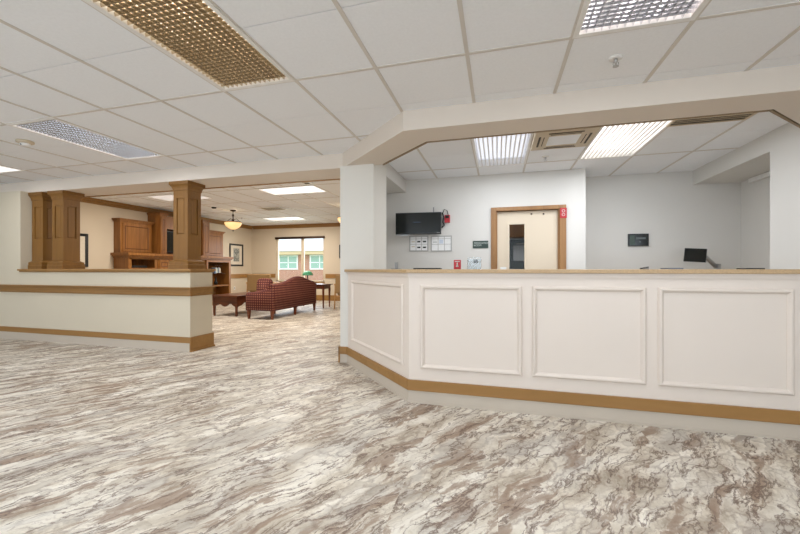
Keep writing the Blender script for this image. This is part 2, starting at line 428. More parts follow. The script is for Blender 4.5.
S('baseboard_divider', M['brown'], (-12, WD0-.014, .112, XE, WD0, .19), (XE, WD0-.014, 0, XE+.018, WD1+.014, .19), (XE+.018, WD0-.014, 0, XE+.033, WD1+.02, .022), (-7, WD1, 0, XE, WD1+.014, .19), bevel=.003)
S('baseboard_divider_strip', M['strip'], (-12, WD0-.008, 0, XE-.001, WD0, .112), (-12, WD0-.014, 0, XE-.001, WD0-.008, .012))
# lounge trims
def crown(name, segs, z):
    mb = MB()
    for (x0, y0, x1, y1, nx, ny) in segs:
        for a, b_, d in ((0, .03, .02), (.03, .07, .045), (.07, .12, .075)):
            xa, xb = min(x0, x1), max(x0, x1); ya, yb = min(y0, y1), max(y0, y1)
            if nx: mb.box(xa, ya, z-.12+a, xa+d, yb, z-.12+b_)
            else: mb.box(xa, ya-d, z-.12+a, xb, ya, z-.12+b_)
    struct(name, mb, M['brown'], 'brown crown moulding of the lounge', bevel=.006)
crown('trim_8', [(-8.65, 4.65, -8.65, 12, 1, 0), (-8.575, 12, -1.763, 12, 0, 1)], CL)
S('trim_9', M['brown'], (-8.65, 10.45, .775, -8.62, 12, .91), (-8.62, 11.97, .775, WX0-.02, 12, .915), (WX1+.06, 11.97, .775, -1.763, 12, .915), bevel=.004)
S('baseboard_lounge', M['brown'], (-8.65, 10.45, 0, -8.63, 12, .19), (-8.63, 11.98, 0, -1.763, 12, .19), (-1.783, 4.62, 0, -1.763, 11.98, .19), bevel=.003)

# lounge window
wf = MB()
for (a, b_, c, d) in ((WX0, WZ0, WX0+.05, WZ1), (WX1-.05, WZ0, WX1, WZ1), (WX0, WZ1-.05, WX1, WZ1), (WX0, WZ0, WX1, WZ0+.05), (-6.66, WZ0, -6.56, WZ1)):
    wf.box(a, 12.03, b_, c, 12.12, d)
wroot = wf.build('window_1', M['beigeplastic'], bevel=.004); wroot['kind'] = 'structure'; wroot['label'] = 'double lounge window with tan frame'
MB().box(WX0+.05, 12.07, WZ0+.05, WX1-.05, 12.076, WZ1-.05).build('window_pane', M['glass'], wroot)
MB().box(WX0-.02, 11.93, WZ0-.03, WX1+.02, 12.03, WZ0).build('window_sill', M['brown'], wroot, bevel=.004)
MB().box(WX0-.01, 11.94, WZ1-.06, WX1+.02, 12.0, WZ1+.02).build('blind_headrail', M['bronze'], wroot, bevel=.004)

# ------------------------------------------------------------------ reception door
dj = MB()
for (a, b_, c, d) in ((-.10, 0, -.03, 1.965), (.81, 0, .895, 1.965), (-.03, 1.912, .81, 1.965)): dj.box(a, 5.672, b_, c, 5.84, d)
dj.box(-.03, 5.70, 0, -.012, 5.84, 1.912).box(.795, 5.70, 0, .81, 5.84, 1.912)
fr = dj.build('trim_10', M['oak'], bevel=.004); fr['kind'] = 'structure'; fr['label'] = 'brown oak door frame'
dd = MB()
GX0, GX1, GZ0, GZ1 = .152, .362, .55, 1.725
for (a, b_, c, d) in ((-.012, .01, GX0, 1.905), (GX1, .01, .795, 1.905), (GX0, .01, GX1, GZ0), (GX0, GZ1, GX1, 1.905)): dd.box(a, 5.745, b_, c, 5.785, d)
dr = dd.build('door_1', M['door']); dr['kind'] = 'structure'; dr['label'] = 'cream door with a narrow glass lite'
MB().ring((GX0-.025, 5.745, GZ0-.025), (1, 0, 0), (0, 0, 1), (0, -1, 0), GX1-GX0+.05, GZ1-GZ0+.05, [(0, 0), (0, .012), (.028, .012), (.028, -.04), (.02, -.04)]).build('lite_frame', M['door'], dr)
MB().box(GX0, 5.762, GZ0, GX1, 5.768, GZ1).build('glass_lite', M['glass'], dr)
for hx, hz in ((.452, 1.862), (.612, 1.856)): MB().cbox((hx, 5.738, hz), (.02, .016, .02)).build('coat_hook', M['bronze'], dr, bevel=.003)
hd = MB().tube([(.735, 5.745, .95), (.735, 5.70, .95), (.63, 5.70, .95)], .011); hd.build('door_handle', M['silver'], dr)

# things hung on the door and walls of the reception
def plate(name, mat, x, y, z, w, h, t, label, cat, group=None):
    """thin thing on a wall that faces the camera; y is the wall face"""
    o = thing(name, label, cat, (x, y, z), 0, group); return o
pp = MB().box(.0, -.002, 0, .085, 0, .12).build('paper_notice', M['paper']); pp.location = (.03, 5.744, .99); tag(pp, 'small white paper taped low on the cream door', 'notice')

# ------------------------------------------------------------------ reception counter
ct = thing('reception_counter', 'long white reception counter with panelled front and tan top, one end angled back', 'counter', (.6, 3.4, 0))
Lp = ct.location
C0, C1, C2, C3 = (-1.66, 4.085), (-.70, 3.03), (2.02, 3.03), (2.98, 4.085)
def offs(path, d):
    out = []
    for i, p in enumerate(path):
        ns = []
        for a, b_ in ((i-1, i), (i, i+1)):
            if a < 0 or b_ >= len(path): continue
            dx, dy = path[b_][0]-path[a][0], path[b_][1]-path[a][1]; l = math.hypot(dx, dy); ns.append((dy/l, -dx/l))
        if len(ns) == 1:      # ends are cut flush with the column faces
            q = (p[0]+ns[0][0]*d, p[1]+ns[0][1]*d); a, b_ = (0, 1) if i == 0 else (len(path)-2, len(path)-1)
            dx, dy = path[b_][0]-path[a][0], path[b_][1]-path[a][1]; k = (p[1]-q[1])/dy; out.append((q[0]+dx*k, q[1]+dy*k)); continue
        m = ((ns[0][0]+ns[1][0])/2, (ns[0][1]+ns[1][1])/2); q = m[0]**2+m[1]**2
        out.append((p[0]+m[0]*d/q, p[1]+m[1]*d/q))
    return out
PATH = [C0, C1, C2, C3]
def shell(d0, d1, z0, z1):
    a, b_ = offs(PATH, d0), offs(PATH, d1); return MB().loft([[(p[0], p[1], z0), (q[0], q[1], z0), (q[0], q[1], z1), (p[0], p[1], z1)] for p, q in zip(a, b_)])
shell(0, -.16, 0, 1.05).build('body', M['trimwhite'], ct, True)
tp = shell(.035, -.40, 1.05, 1.0795); tp.build('countertop', M['laminate'], ct, True, bevel=.004)
shell(.012, 0, 1.02, 1.05).build('top_moulding', M['trimwhite'], ct, True)
shell(.018, 0, .10, .185).build('baseboard', M['brown'], ct, True, bevel=.004)
kp = shell(.006, 0, 0, .10); kp.build('cove_base', M['strip'], ct, True)
kp = shell(.014, .006, 0, .012); kp.build('floor_bead', M['strip'], ct, True)
MP = [(0, 0), (0, .008), (.010, .019), (.020, .019), (.034, .004), (.034, 0)]
def panel(p, q, z0, z1):
    p, q = Vector((p[0], p[1], 0)), Vector((q[0], q[1], 0)); u = (q-p).normalized(); n_ = Vector((u.y, -u.x, 0))
    MB().ring(p+Vector((0, 0, z0)), u, (0, 0, 1), n_, (q-p).length, z1-z0, MP).build('panel_moulding', M['trimwhite'], ct, True)
for a, b_ in ((-.603, .172), (.243, .985), (1.055, 1.80)): panel((a, 3.03), (b_, 3.03), .28, .955)
dv = Vector((C1[0]-C0[0], C1[1]-C0[1])); dl = dv.length; dv.normalize()
for (A, B, s0, s1) in ((C0, C1, .135, dl-.085), (C2, C3, .085, dl-.135)):
    d = (Vector(B)-Vector(A)).normalized(); panel(tuple(Vector(A)+d*s0), tuple(Vector(A)+d*s1), .28, .955)
# matching base on the column beside the counter
S('baseboard_column', M['brown'], (-1.781, 4.082, .10, -1.66, 4.1, .185), (-1.781, 4.082, 0, -1.763, 4.62, .185), bevel=.003)
S('baseboard_column_strip', M['strip'], (-1.762, 4.092, 0, -1.66, 4.1, .10))

# ------------------------------------------------------------------ brown columns on the low wall
def column():
    t = thing('column', '', 'column')
    h0, h1 = 1.084, BM
    b = MB().sq([(0, .165), (.055, .165), (.06, .158), (.10, .158), (.115, .13), (.125, .12)]); b.build('base', M['brownv'], t)
    s = MB(); H = h1-h0; hw = .12
    prof = [(0, 0), (.055, 0), (.0555, -.004)]
    for k in range(4):
        a = k*PI/2; u = Vector((math.cos(a), math.sin(a), 0)); n_ = Vector((u.y, -u.x, 0)); o = -u*hw+n_*hw
        zb, z1, z2, zt = .125, .47, .97, H-.125
        v = Vector((0, 0, 1))
        s.add([tuple(o+v*zb), tuple(o+u*2*hw+v*zb), tuple(o+u*2*hw+v*z1), tuple(o+v*z1)], [(0, 1, 2, 3)])
        s.add([tuple(o+v*z2), tuple(o+u*2*hw+v*z2), tuple(o+u*2*hw+v*zt), tuple(o+v*zt)], [(0, 1, 2, 3)])
        for a0, a1 in ((0, .055), (2*hw-.055, 2*hw)):
            s.add([tuple(o+u*a0+v*z1), tuple(o+u*a1+v*z1), tuple(o+u*a1+v*z2), tuple(o+u*a0+v*z2)], [(0, 1, 2, 3)])
        s.sheet(o+u*.055+v*z1, u, v, n_, 2*hw-.11, z2-z1, [(0, 0), (.001, -.014), (.012, -.014), (.018, -.006)])
    s.build('shaft', M['brownv'], t)
    c = MB().sq([(H-.125, .12), (H-.12, .127), (H-.095, .129), (H-.07, .138), (H-.05, .152), (H-.045, .160), (H, .160)]); c.build('capital', M['brownv'], t)
    return t
col = column(); CY_ = 4.33
col.location = (-4.16, CY_, 1.084); col['label'] = 'square tan wooden column standing alone at the right end of the low wall'; col['group'] = 'columns on the low wall'
dup(col, (-6.475, CY_, 1.084), 0, 'square tan wooden column in front, right one of the touching pair on the low wall')
dup(col, (-6.915, CY_, 1.084), 0, 'square tan wooden column of the pair, nearest the full-height cream wall')

# ------------------------------------------------------------------ ceiling lights
E_A = emis('warm lamp reflector glow', srgb(255, 236, 206), 1.6)
E_tube = emis('warm fluorescent tube glow', srgb(255, 236, 214), 9)
E_tubeB = emis('fluorescent tube glow', srgb(255, 244, 246), 20)
E_B = emis('fluorescent panel glow', srgb(255, 240, 238), 2.6)
E_R1 = emis('cool lamp panel glow', srgb(232, 238, 255), 1.5)
E_R2 = emis('bright lamp panel glow', srgb(255, 250, 250), 4.6)
E_L = emis('prismatic lens glow', srgb(255, 250, 248), 2.6, pattern=22)
E_L0 = emis('dim prismatic lens glow', srgb(255, 250, 248), 1.3, pattern=22)
def light_fix(rect, z, label, kind, em, group, nx=14, ny=31):
    x0, y0, x1, y1 = rect; cx, cy = (x0+x1)/2, (y0+y1)/2
    t = thing('ceiling_light', label, 'ceiling light', (cx, cy, z), 0, group)
    w, d = x1-x0, y1-y0
    fw = .022 if kind != 'louver' else .03
    MB().ring((x0+.001, y0+.001, z), (1, 0, 0), (0, 1, 0), (0, 0, 1), w-.002, d-.002, [(0, -.009), (0, .004), (fw, .004), (fw, -.007)]).build('frame', M['whitemetal'], t, True)
    ix0, iy0, ix1, iy1 = x0+fw, y0+fw, x1-fw, y1-fw
    if kind == 'lens':
        MB().box(ix0, iy0, z-.005, ix1, iy1, z+.002).build('diffuser', em, t, True)
        return t
    hs = MB(); D = .10
    hs.box(ix0-.01, iy0-.01, z+D, ix1+.01, iy1+.01, z+D+.01)
    hs.box(ix0-.008, iy0-.01, z+.003, ix0, iy1+.01, z+D).box(ix1, iy0-.01, z+.003, ix1+.008, iy1+.01, z+D)
    hs.box(ix0, iy0-.01, z+.003, ix1, iy0, z+D).box(ix0, iy1, z+.003, ix1, iy1+.01, z+D)
    hs.build('housing', M['whitemetal'], t, True)
    if kind == 'louver':
        for k in range(3):
            x = ix0+(ix1-ix0)*(k+.5)/3
            MB().tube([(x, iy0+.01, z+.075), (x, iy1-.01, z+.075)], .013).build('lamp_tube', em, t, True)
    else:
        MB().box(ix0+.01, iy0+.01, z+D-.02, ix1-.01, iy1-.01, z+D-.001).build('lamp_panel', em, t, True)
    lv = MB(); hgt = .022 if kind == 'louver' else .03
    def blade(ax, p, a, b_):
        e, f = (.0008, .0045) if kind == 'louver' else (.007, .004)   # parabolic blades: thicker on top
        if ax == 'x': lv.loft([[(p-e, q, z-.004), (p+e, q, z-.004), (p+f, q, z-.004+hgt), (p-f, q, z-.004+hgt)] for q in (a, b_)])
        else: lv.loft([[(q, p-e, z-.004), (q, p+e, z-.004), (q, p+f, z-.004+hgt), (q, p-f, z-.004+hgt)] for q in (a, b_)])
    for i in range(1, nx): blade('x', ix0+(ix1-ix0)*i/nx, iy0, iy1)
    for j in range(1, ny): blade('y', iy0+(iy1-iy0)*j/ny, ix0, ix1)
    lv.build('louver', (M['louver'] if em is E_tube else M['louverB']) if kind == 'louver' else M['whitemetal'], t, True)
    return t
G = 'ceiling lights of the hall'
light_fix(fixA, CE, 'large louvred ceiling light with dull golden cells, top left of the hall', 'louver', E_tube, G)
light_fix(fixB, CE, 'louvred ceiling light with pinkish silver cells near the smoke detector', 'louver', E_tubeB, G)
light_fix(fixC, CE, 'bright ceiling light cut off by the left edge, above the full-height cream wall', 'lens', E_L, G)
light_fix(fixD, CE, 'silver louvred ceiling light above the counter, beside the hall sprinkler', 'louver', E_tubeB, G)
G = 'ribbed lights over the reception'
light_fix(rec1, CE, 'dimmer ribbed ceiling light left of the square air unit', 'ribs', E_R1, G, 12, 1)
light_fix(rec2, CE, 'brightest ribbed ceiling light right of the square air unit', 'ribs', E_R2, G, 13, 1)
G = 'ceiling lights of the lounge'
light_fix(lf1, CL-.006, 'wide bright ceiling light of the lounge, nearest the beam', 'lens', E_L, G)
light_fix(lf2, CL-.006, 'small far bright ceiling light of the lounge, toward the window', 'lens', E_L, G)
light_fix((-7.25, 6.4, -7.25+2*T, 6.4+T), CL-.006, 'ceiling light of the lounge seen behind the lone column', 'lens', E_L0, G)

# ------------------------------------------------------------------ ceiling fittings
t = thing('air_conditioner', 'square beige ceiling air unit between the two ribbed lights', 'air conditioner', ((acr[0]+acr[2])/2, (acr[1]+acr[3])/2, CE-.006))
ax0, ay0, ax1, ay1 = acr
MB().ring((ax0+.005, ay0+.005, CE-.006), (1, 0, 0), (0, 1, 0), (0, 0, -1), T-.01, T-.01, [(0, 0), (.01, .022), (.15, .026), (.15, .004), (.02, 0)]).build('casing', M['beigeplastic'], t, True)
MB().box(ax0+.155, ay0+.155, CE-.03, ax1-.155, ay1-.155, CE-.010).build('intake_panel', M['tile'], t, True, bevel=.004)
for k in range(4):
    cx, cy = (ax0+ax1)/2, (ay0+ay1)/2; Mr = Matrix.Translation((cx, cy, 0)) @ Matrix.Rotation(k*PI/2, 4, 'Z')
    MB().box(-.16, -.245, CE-.034, .16, -.225, CE-.031, Mr).box(-.14, -.198, CE-.034, .14, -.190, CE-.031, Mr).build('air_slot', M['slot'], t, True)
t = thing('slot_diffuser', 'long dark slot air diffuser tucked behind the beam over the monitor', 'air vent', (1.84, 4.14, CE-.006))
MB().ring((1.53, 4.03, CE-.006), (1, 0, 0), (0, 1, 0), (0, 0, -1), .62, .17, [(0, 0), (0, .012), (.02, .012), (.02, 0)]).build('frame', M['beigeplastic'], t, True)
MB().box(1.55, 4.05, CE-.010, 2.13, 4.18, CE-.0065).build('backing', M['dark'], t, True)
for k in range(2): MB().box(1.55, 4.087+k*.04, CE-.017, 2.13, 4.095+k*.04, CE-.0105).build('slat', M['beigeplastic'], t, True)
def vent(x, y, w, d, label, z=CL-.006):
    t = thing('ceiling_vent', label, 'air vent', (x, y, z), 0, 'air vents in the lounge ceiling')
    MB().ring((x-w/2, y-d/2, z), (1, 0, 0), (0, 1, 0), (0, 0, -1), w, d, [(0, 0), (.004, .012), (.04, .012), (.04, 0)]).build('frame', M['whitemetal'], t, True)
    MB().box(x-w/2+.04, y-d/2+.04, z-.004, x+w/2-.04, y+d/2-.04, z-.0005).build('backing', M['dark'], t, True)
    for k in range(5):
        yy = y-d/2+.07+k*(d-.14)/4; MB().box(x-w/2+.04, yy-.008, z-.012, x+w/2-.04, yy+.022, z-.005).build('slat', M['beigeplastic'], t, True)
vent(-5.58, 8.62, .62, .5, 'louvred vent between the two bright lounge lights')
vent(-3.33, 6.05, .2, .6, 'narrow dark vent beside the nearest lounge ceiling light')
def sprinkler(x, y, z, label):
    t = thing('fire_sprinkler', label, 'sprinkler', (x, y, z), 0, 'fire sprinklers')
    MB().lathe([(z+.001, .0), (z+.001, .042), (z-.008, .038), (z-.010, .018)], x, y).build('escutcheon', M['whitemetal'], t, True)
    MB().lathe([(z-.008, .011), (z-.03, .011), (z-.032, .006), (z-.045, .006)], x, y, 12).build('nozzle', M['silver'], t, True)
    MB().tube([(x-.014, y, z-.03), (x-.016, y, z-.044), (x-.004, y, z-.056)], .0025, 6).tube([(x+.014, y, z-.03), (x+.016, y, z-.044), (x+.004, y, z-.056)], .0025, 6).build('yoke', M['silver'], t, True)
    MB().lathe([(z-.056, .018), (z-.059, .018)], x, y, 12).build('deflector', M['silver'], t, True)
sprinkler(.73, 2.77, CE, 'small white sprinkler on the hall ceiling right above the counter')
sprinkler(.55, 4.96, CE, 'tiny sprinkler on the reception ceiling behind the square air unit')
sprinkler(-7.45, 9.85, CL, 'tiny sprinkler on the lounge ceiling right of the hanging bowl lamp')
t = thing('smoke_detector', 'beige smoke detector on the hall ceiling near the pinkish louvred light', 'smoke detector', (-4.85, 2.84, CE-.001))
MB().lathe([(CE-.001, .0), (CE-.001, .075), (CE-.02, .075), (CE-.028, .055), (CE-.03, 0.001)], -4.85, 2.84, 24).build('base', M['beigeplastic'], t, True)
MB().lathe([(CE-.028, .045), (CE-.05, .036), (CE-.055, .01)], -4.85, 2.84, 20).build('sensor_head', M['whitemetal'], t, True)
MB().tube([(-4.85, 2.84, CE-.03), (-4.85, 2.80, CE-.045)], .008, 6).build('indicator', M['dark'], t, True)
sd = MB().lathe([(CL-.001, 0), (CL-.001, .06), (CL-.03, .05), (CL-.032, .001)], -6.92, 8.06, 16).build('ceiling_speaker', M['dark'])
tag(sd, 'small round dark fitting on the lounge ceiling near the hanging bowl lamp', 'detector')

# ------------------------------------------------------------------ hanging bowl lamps
E_P = emis('amber glass bowl glow', srgb(255, 206, 140), 2.2, base=srgb(230, 190, 140))
def pendant(x, y, label):
    t = thing('pendant_lamp', label, 'pendant lamp', (x, y, CL), 0, 'hanging bowl lamps of the lounge')
    MB().lathe([(0, .0), (0, .075), (-.02, .07), (-.035, .02)]).build('canopy', M['bronze'], t)
    MB().lathe([(-.03, .009), (-.1, .009), (-.11, .022), (-.14, .028), (-.17, .014), (-.24, .012), (-.26, .03), (-.29, .02), (-.53, .008), (-.545, .018), (-.56, .01), (-.565, .0)], n=12).build('stem', M['bronze'], t)
    for k in range(3):
        a = k*2*PI/3+.4; c, s_ = math.cos(a), math.sin(a)
        MB().tube([(.015*c, .015*s_, -.25), (.09*c, .09*s_, -.23), (.15*c, .15*s_, -.28), (.205*c, .205*s_, -.325)], .006, 6).build('arm', M['bronze'], t)
    pr = [(-.325, .21), (-.36, .212), (-.40, .195), (-.44, .16), (-.48, .105), (-.505, .05), (-.51, .012)]
    MB().lathe(pr+[(-.50, .012), (-.495, .05), (-.47, .10), (-.43, .153), (-.395, .188), (-.36, .205), (-.325, .204)], n=28).build('glass_bowl', E_P, t)
    MB().lathe([(-.318, .2), (-.318, .216), (-.332, .216), (-.332, .2)], n=28).build('rim', M['bronze'], t)
    return t
pl = pendant(-6.79, 8.62, 'bronze hanging bowl lamp in front of the cabinets')
dup(pl, (-3.545, 8.62, CL), 0, 'hanging bowl lamp almost hidden behind the white wall column')

# ------------------------------------------------------------------ framed pictures
def art_mat():
    m, nt, b = newmat('monochrome leaf print'); N, L = nt.nodes, nt.links
    tc = N.new('ShaderNodeTexCoord'); no = N.new('ShaderNodeTexNoise'); no.inputs['Scale'].default_value = 14; no.inputs['Detail'].default_value = 6; no.inputs['Distortion'].default_value = 2
    L.new(tc.outputs['Object'], no.inputs['Vector']); r = N.new('ShaderNodeValToRGB'); e = r.color_ramp.elements
    e[0].position = .42; e[0].color = srgb(60, 66, 66); e[1].position = .58; e[1].color = srgb(190, 190, 178)
    L.new(no.outputs['Fac'], r.inputs['Fac']); L.new(r.outputs['Color'], b.inputs['Base Color']); b.inputs['Roughness'].default_value = .3; return m
M['art'] = art_mat(); M['mat'] = flat('cream picture mount', srgb(222, 212, 194), .8)
def picture(loc, rot, w, h, label):
    """built facing -Y, centre at loc"""
    t = thing('framed_picture', label, 'picture', loc, rot, 'black framed prints in the lounge')
    MB().ring((-w/2, 0, -h/2), (1, 0, 0), (0, 0, 1), (0, -1, 0), w, h, [(0, 0), (0, .025), (.012, .03), (.055, .018), (.06, 0)]).build('frame', M['black'], t)
    MB().box(-w/2+.045, -.008, -h/2+.045, w/2-.045, -.001, h/2-.045).build('mount', M['mat'], t)
    MB().box(-w*.21, -.011, -h*.29, w*.21, -.0085, h*.30).build('print', M['art'], t)
picture((-8.648, 11.14, 1.565), PI/2, .70, .76, 'black framed print with a grey leafy picture right of the bookcase')
picture((-8.648, 5.90, 1.49), PI/2, .62, .72, 'black framed print half hidden behind the pair of columns')
picture((-4.93, 11.998, 1.68), 0, .52, .46, 'dark framed print on the window wall, mostly behind the white column')

# ------------------------------------------------------------------ lounge cabinets
XW = -8.65
def door_panel(parent, x, y0, y1, z0, z1, name='door'):
    """raised panel door on a +X face"""
    mb = MB().box(x, y0, z0, x+.018, y1, z1)
    d = mb.build(name, M['cab'], parent, True, bevel=.002)
    f = MB().sheet((x+.0185, y0+.045, z0+.055), (0, 1, 0), (0, 0, 1), (1, 0, 0), y1-y0-.09, z1-z0-.11, [(0, 0), (.006, .006), (.016, -.0)])
    f = MB().ring((x+.018, y0+.05, z0+.06), (0, 1, 0), (0, 0, 1), (1, 0, 0), y1-y0-.10, z1-z0-.12, [(0, 0), (0, .004), (.006, .008), (.020, .001), (.020, 0)])
    o = f.build('panel_groove', M['cabd'], d); o.location = -parent.location*0
    for v in o.data.vertices: v.co -= parent.location
    return d
def crown_y(mb, x1, y0, y1, z, h=.07, d=.05):
    for a, b_, c in ((0, .35, .3), (.35, .7, .65), (.7, 1, 1)):
        mb.box(XW+.001, y0-d*c, z+h*a, x1+d*c, y1+d*c, z+h*b_)
def wing(y0, y1, label):
    t = thing('wall_cabinet', label, 'cabinet', (XW, (y0+y1)/2, 1.465))
    MB().box(XW+.001, y0, 1.465, -8.45, y1, 2.20).build('body', M['cab'], t, True)
    mb = MB(); crown_y(mb, -8.45, y0, y1, 2.20); mb.build('crown', M['cab'], t, True)
    door_panel(t, -8.45, y0+.06, y1-.06, 1.50, 2.17)
wing(6.80, 7.64, 'wooden upper cabinet with one large panel door, left of the television')
wing(9.47, 10.25, 'wooden upper cabinet with one panel door, above the bookcase')
def tower(y0, y1, label):
    t = thing('cabinet_tower', label, 'cabinet', (XW, (y0+y1)/2, 1.465))
    MB().box(XW+.001, y0, 1.465, -8.25, y1, 2.46).build('body', M['cab'], t, True)
    mb = MB(); crown_y(mb, -8.25, y0, y1, 2.46, .06, .035); mb.build('crown', M['cab'], t, True)
    door_panel(t, -8.25, y0+.02, y1-.02, 1.50, 2.42)
tower(7.70, 7.91, 'tall narrow wooden tower cabinet left of the television')
tower(9.15, 9.43, 'tall narrow wooden tower cabinet right of the television')
t = thing('television_surround', 'wooden back panel and bridge around the television', 'cabinet', (XW, 8.565, 1.465))
MB().box(XW+.001, 7.95, 1.465, -8.60, 9.11, 2.46).build('back_panel', M['cab'], t, True)
MB().box(-8.60, 7.95, 2.13, -8.30, 9.11, 2.46).build('bridge', M['cab'], t, True)
t = thing('television', 'dark television set between the two tower cabinets', 'television', (-8.42, 8.56, 1.466))
MB().box(-8.45, 7.97, 1.53, -8.40, 9.07, 2.09).build('body', M['black'], t, True, bevel=.006)
MB().box(-8.3995, 7.99, 1.55, -8.397, 9.05, 2.07).build('screen', M['screen'], t, True)
MB().box(-8.50, 8.40, 1.466, -8.34, 8.72, 1.478).box(-8.44, 8.52, 1.478, -8.41, 8.60, 1.53).build('stand', M['black'], t, True)
# mantle shelf over everything
mb = MB()
for a, b_, c in ((1.345, 1.375, .02), (1.375, 1.405, .05), (1.405, 1.464, .08)): mb.box(XW+.001, 6.80-c, a, -8.19+c, 10.25+c, b_)
tag(mb.build('mantle_shelf', M['cab'], bevel=.003), 'long moulded wooden shelf running under the wall cabinets', 'shelf')
# lower units
t = thing('base_cabinet', 'wooden lower cabinet with an open niche, left end of the cabinet wall', 'cabinet', (XW, 7.2, 0))
lb = MB()
for b in ((XW+.001, 6.8, 0, -8.20, 6.83, 1.344), (XW+.001, 7.55, 0, -8.20, 7.58, 1.344), (XW+.001, 6.83, 0, -8.62, 7.55, 1.344), (-8.62, 6.83, 1.32, -8.20, 7.55, 1.344), (-8.62, 6.83, .08, -8.20, 7.55, .1), (-8.62, 6.83, 1.09, -8.21, 7.55, 1.11)): lb.box(*b)
lb.box(-8.21, 6.83, .1, -8.20, 6.88, 1.344).box(-8.21, 7.5, .1, -8.20, 7.55, 1.344)
lb.build('body', M['cab'], t, True)
door_panel(t, -8.20, 6.84, 7.19, .12, 1.08); door_panel(t, -8.20, 7.20, 7.54, .12, 1.08)
vc = MB().box(-8.55, 6.97, 1.111, -8.30, 7.38, 1.17).build('media_player', M['black'], bevel=.004); tag(vc, 'flat black player lying in the niche of the lower cabinet', 'media player')
t = thing('base_cabinet', 'wooden lower cabinet with small square drawers under the television', 'cabinet', (XW, 8.4, 0))
MB().box(XW+.001, 7.6, 0, -8.20, 9.18, 1.344).build('body', M['cab'], t, True)
for k in range(5):
    y0 = 7.63+k*.31; door_panel(t, -8.20, y0, y0+.29, 1.08, 1.32, 'drawer'); door_panel(t, -8.20, y0, y0+.29, .12, 1.06)
t = thing('bookcase', 'open wooden bookcase with glass shelves, right end of the cabinet wall', 'bookcase', (XW, 9.7, 0))
bc = MB()
for b in ((XW+.001, 9.2, 0, -8.15, 9.26, 1.344), (XW+.001, 10.16, 0, -8.15, 10.24, 1.344), (XW+.001, 9.26, 0, -8.62, 10.16, 1.344), (-8.62, 9.26, 1.29, -8.15, 10.16, 1.344), (-8.62, 9.26, 0, -8.15, 10.16, .1)): bc.box(*b)
bc.build('case', M['cab'], t, True)
MB().box(-8.615, 9.262, .56, -8.16, 10.158, .60).build('wooden_shelf', M['cab'], t, True)
for z in (.955, 1.19): MB().box(-8.615, 9.262, z, -8.17, 10.158, z+.01).build('glass_shelf', M['acrylic'], t, True)
bkc = [('blue', srgb(96, 122, 158), .20), ('white', srgb(214, 214, 208), .22), ('pale green', srgb(160, 178, 160), .19), ('dark blue', srgb(52, 66, 96), .21), ('grey', srgb(168, 172, 176), .22), ('cream', srgb(216, 204, 176), .19)]
y = 9.60
for nme, c, h in bkc:
    w = random.uniform(.035, .05)
    o = MB().box(0, 0, 0, .16, w-.003, h-.05).build('book', flat(nme+' book cloth', c, .6), bevel=.003); o.location = (-8.36, y, .966)
    tag(o, nme+' book standing among the books on the glass shelf of the bookcase', 'book', 'books on the glass shelf'); y += w
for (nme, yy, z, hh, ma) in (('slim bronze', 9.62, .601, .30, 'bronze'), ('squat dark', 9.84, .601, .22, 'black')):
    o = MB().lathe([(0, .0), (0, .04), (hh*.3, .055), (hh*.6, .03), (hh*.85, .018), (hh, .03), (hh, .0)], n=14).build('vase', M[ma]); o.location = (-8.38, yy, z)
    tag(o, nme+' vase on the wooden shelf of the bookcase under the books', 'vase', 'vases in the bookcase')

# wall outlet
t = thing('wall_outlet', 'white wall outlet low on the lounge wall right of the bookcase', 'outlet', (-8.65, 11.05, .43))
MB().box(-8.65, 11.01, .37, -8.643, 11.09, .49).build('plate', M['whitemetal'], t, True, bevel=.002)
for z in (.40, .44): MB().box(-8.643, 11.03, z, -8.641, 11.07, z+.025).build('socket', M['grey'], t, True)

# ------------------------------------------------------------------ sofa
t = thing('sofa', 'dark red dotted camelback sofa on short wooden legs, its back to the right', 'sofa', (-4.93, 8.1, 0))
Y0, Y1 = 7.1, 9.12
def camel(y):
    u = (y-Y0)/(Y1-Y0)
    return .755+.155*math.exp(-((u-.56)/.26)**2)-.02*(u > .95)
def hx(z): return -4.60+.0   # outer back plane
rings = []
ny = 26
for k in range(ny+1):
    y = Y0+(Y1-Y0)*k/ny; z = camel(y); e = .02 if k in (0, ny) else 0
    rings.append([(-4.60-e, y, .185), (-4.585-e, y, .45), (-4.575-e, y, z-.05), (-4.60, y, z-.008), (-4.65, y, z+.006-e), (-4.71, y, z-.01-e), (-4.745+e, y, z-.06), (-4.80+e, y, .42), (-4.80+e, y, .185)])
MB().loft(rings, True).build('backrest', M['sofa'], t, True)
def arm(y0, y1):
    r = []
    for k in range(11):
        u = k/10; x = -5.26+(.66)*u; zt = .575+.14*u**1.6
        r.append([(x, y0, .185), (x, y0-.012, .40), (x, y0-.012, zt-.06), (x, y0+.02, zt-.012), (x, (y0+y1)/2, zt), (x, y1-.02, zt-.012), (x, y1, zt-.06), (x, y1, .185)])
    return MB().loft(r, True)
arm(Y0, Y0+.15).build('armrest', M['sofa'], t, True); arm(Y1-.15, Y1).build('armrest', M['sofa'], t, True)
MB().box(-5.235, Y0+.15, .185, -4.80, Y1-.15, .36).build('seat_base', M['sofa'], t, True, bevel=.02)
for k in range(3):
    a = Y0+.152+k*(Y1-Y0-.304)/3; MB().box(-5.27, a+.002, .362, -4.79, a+(Y1-Y0-.304)/3-.002, .49).build('seat_cushion', M['sofa'], t, True, bevel=.035, seg=3)
for (x, y) in ((-5.215, Y0+.04), (-4.64, Y0+.04), (-5.215, Y1-.04), (-4.64, Y1-.04), (-4.64, 8.1), (-5.2, 8.1)):
    MB().sq([(0, .019), (.12, .026), (.186, .03)], x, y).build('leg', M['legwood'], t, True)
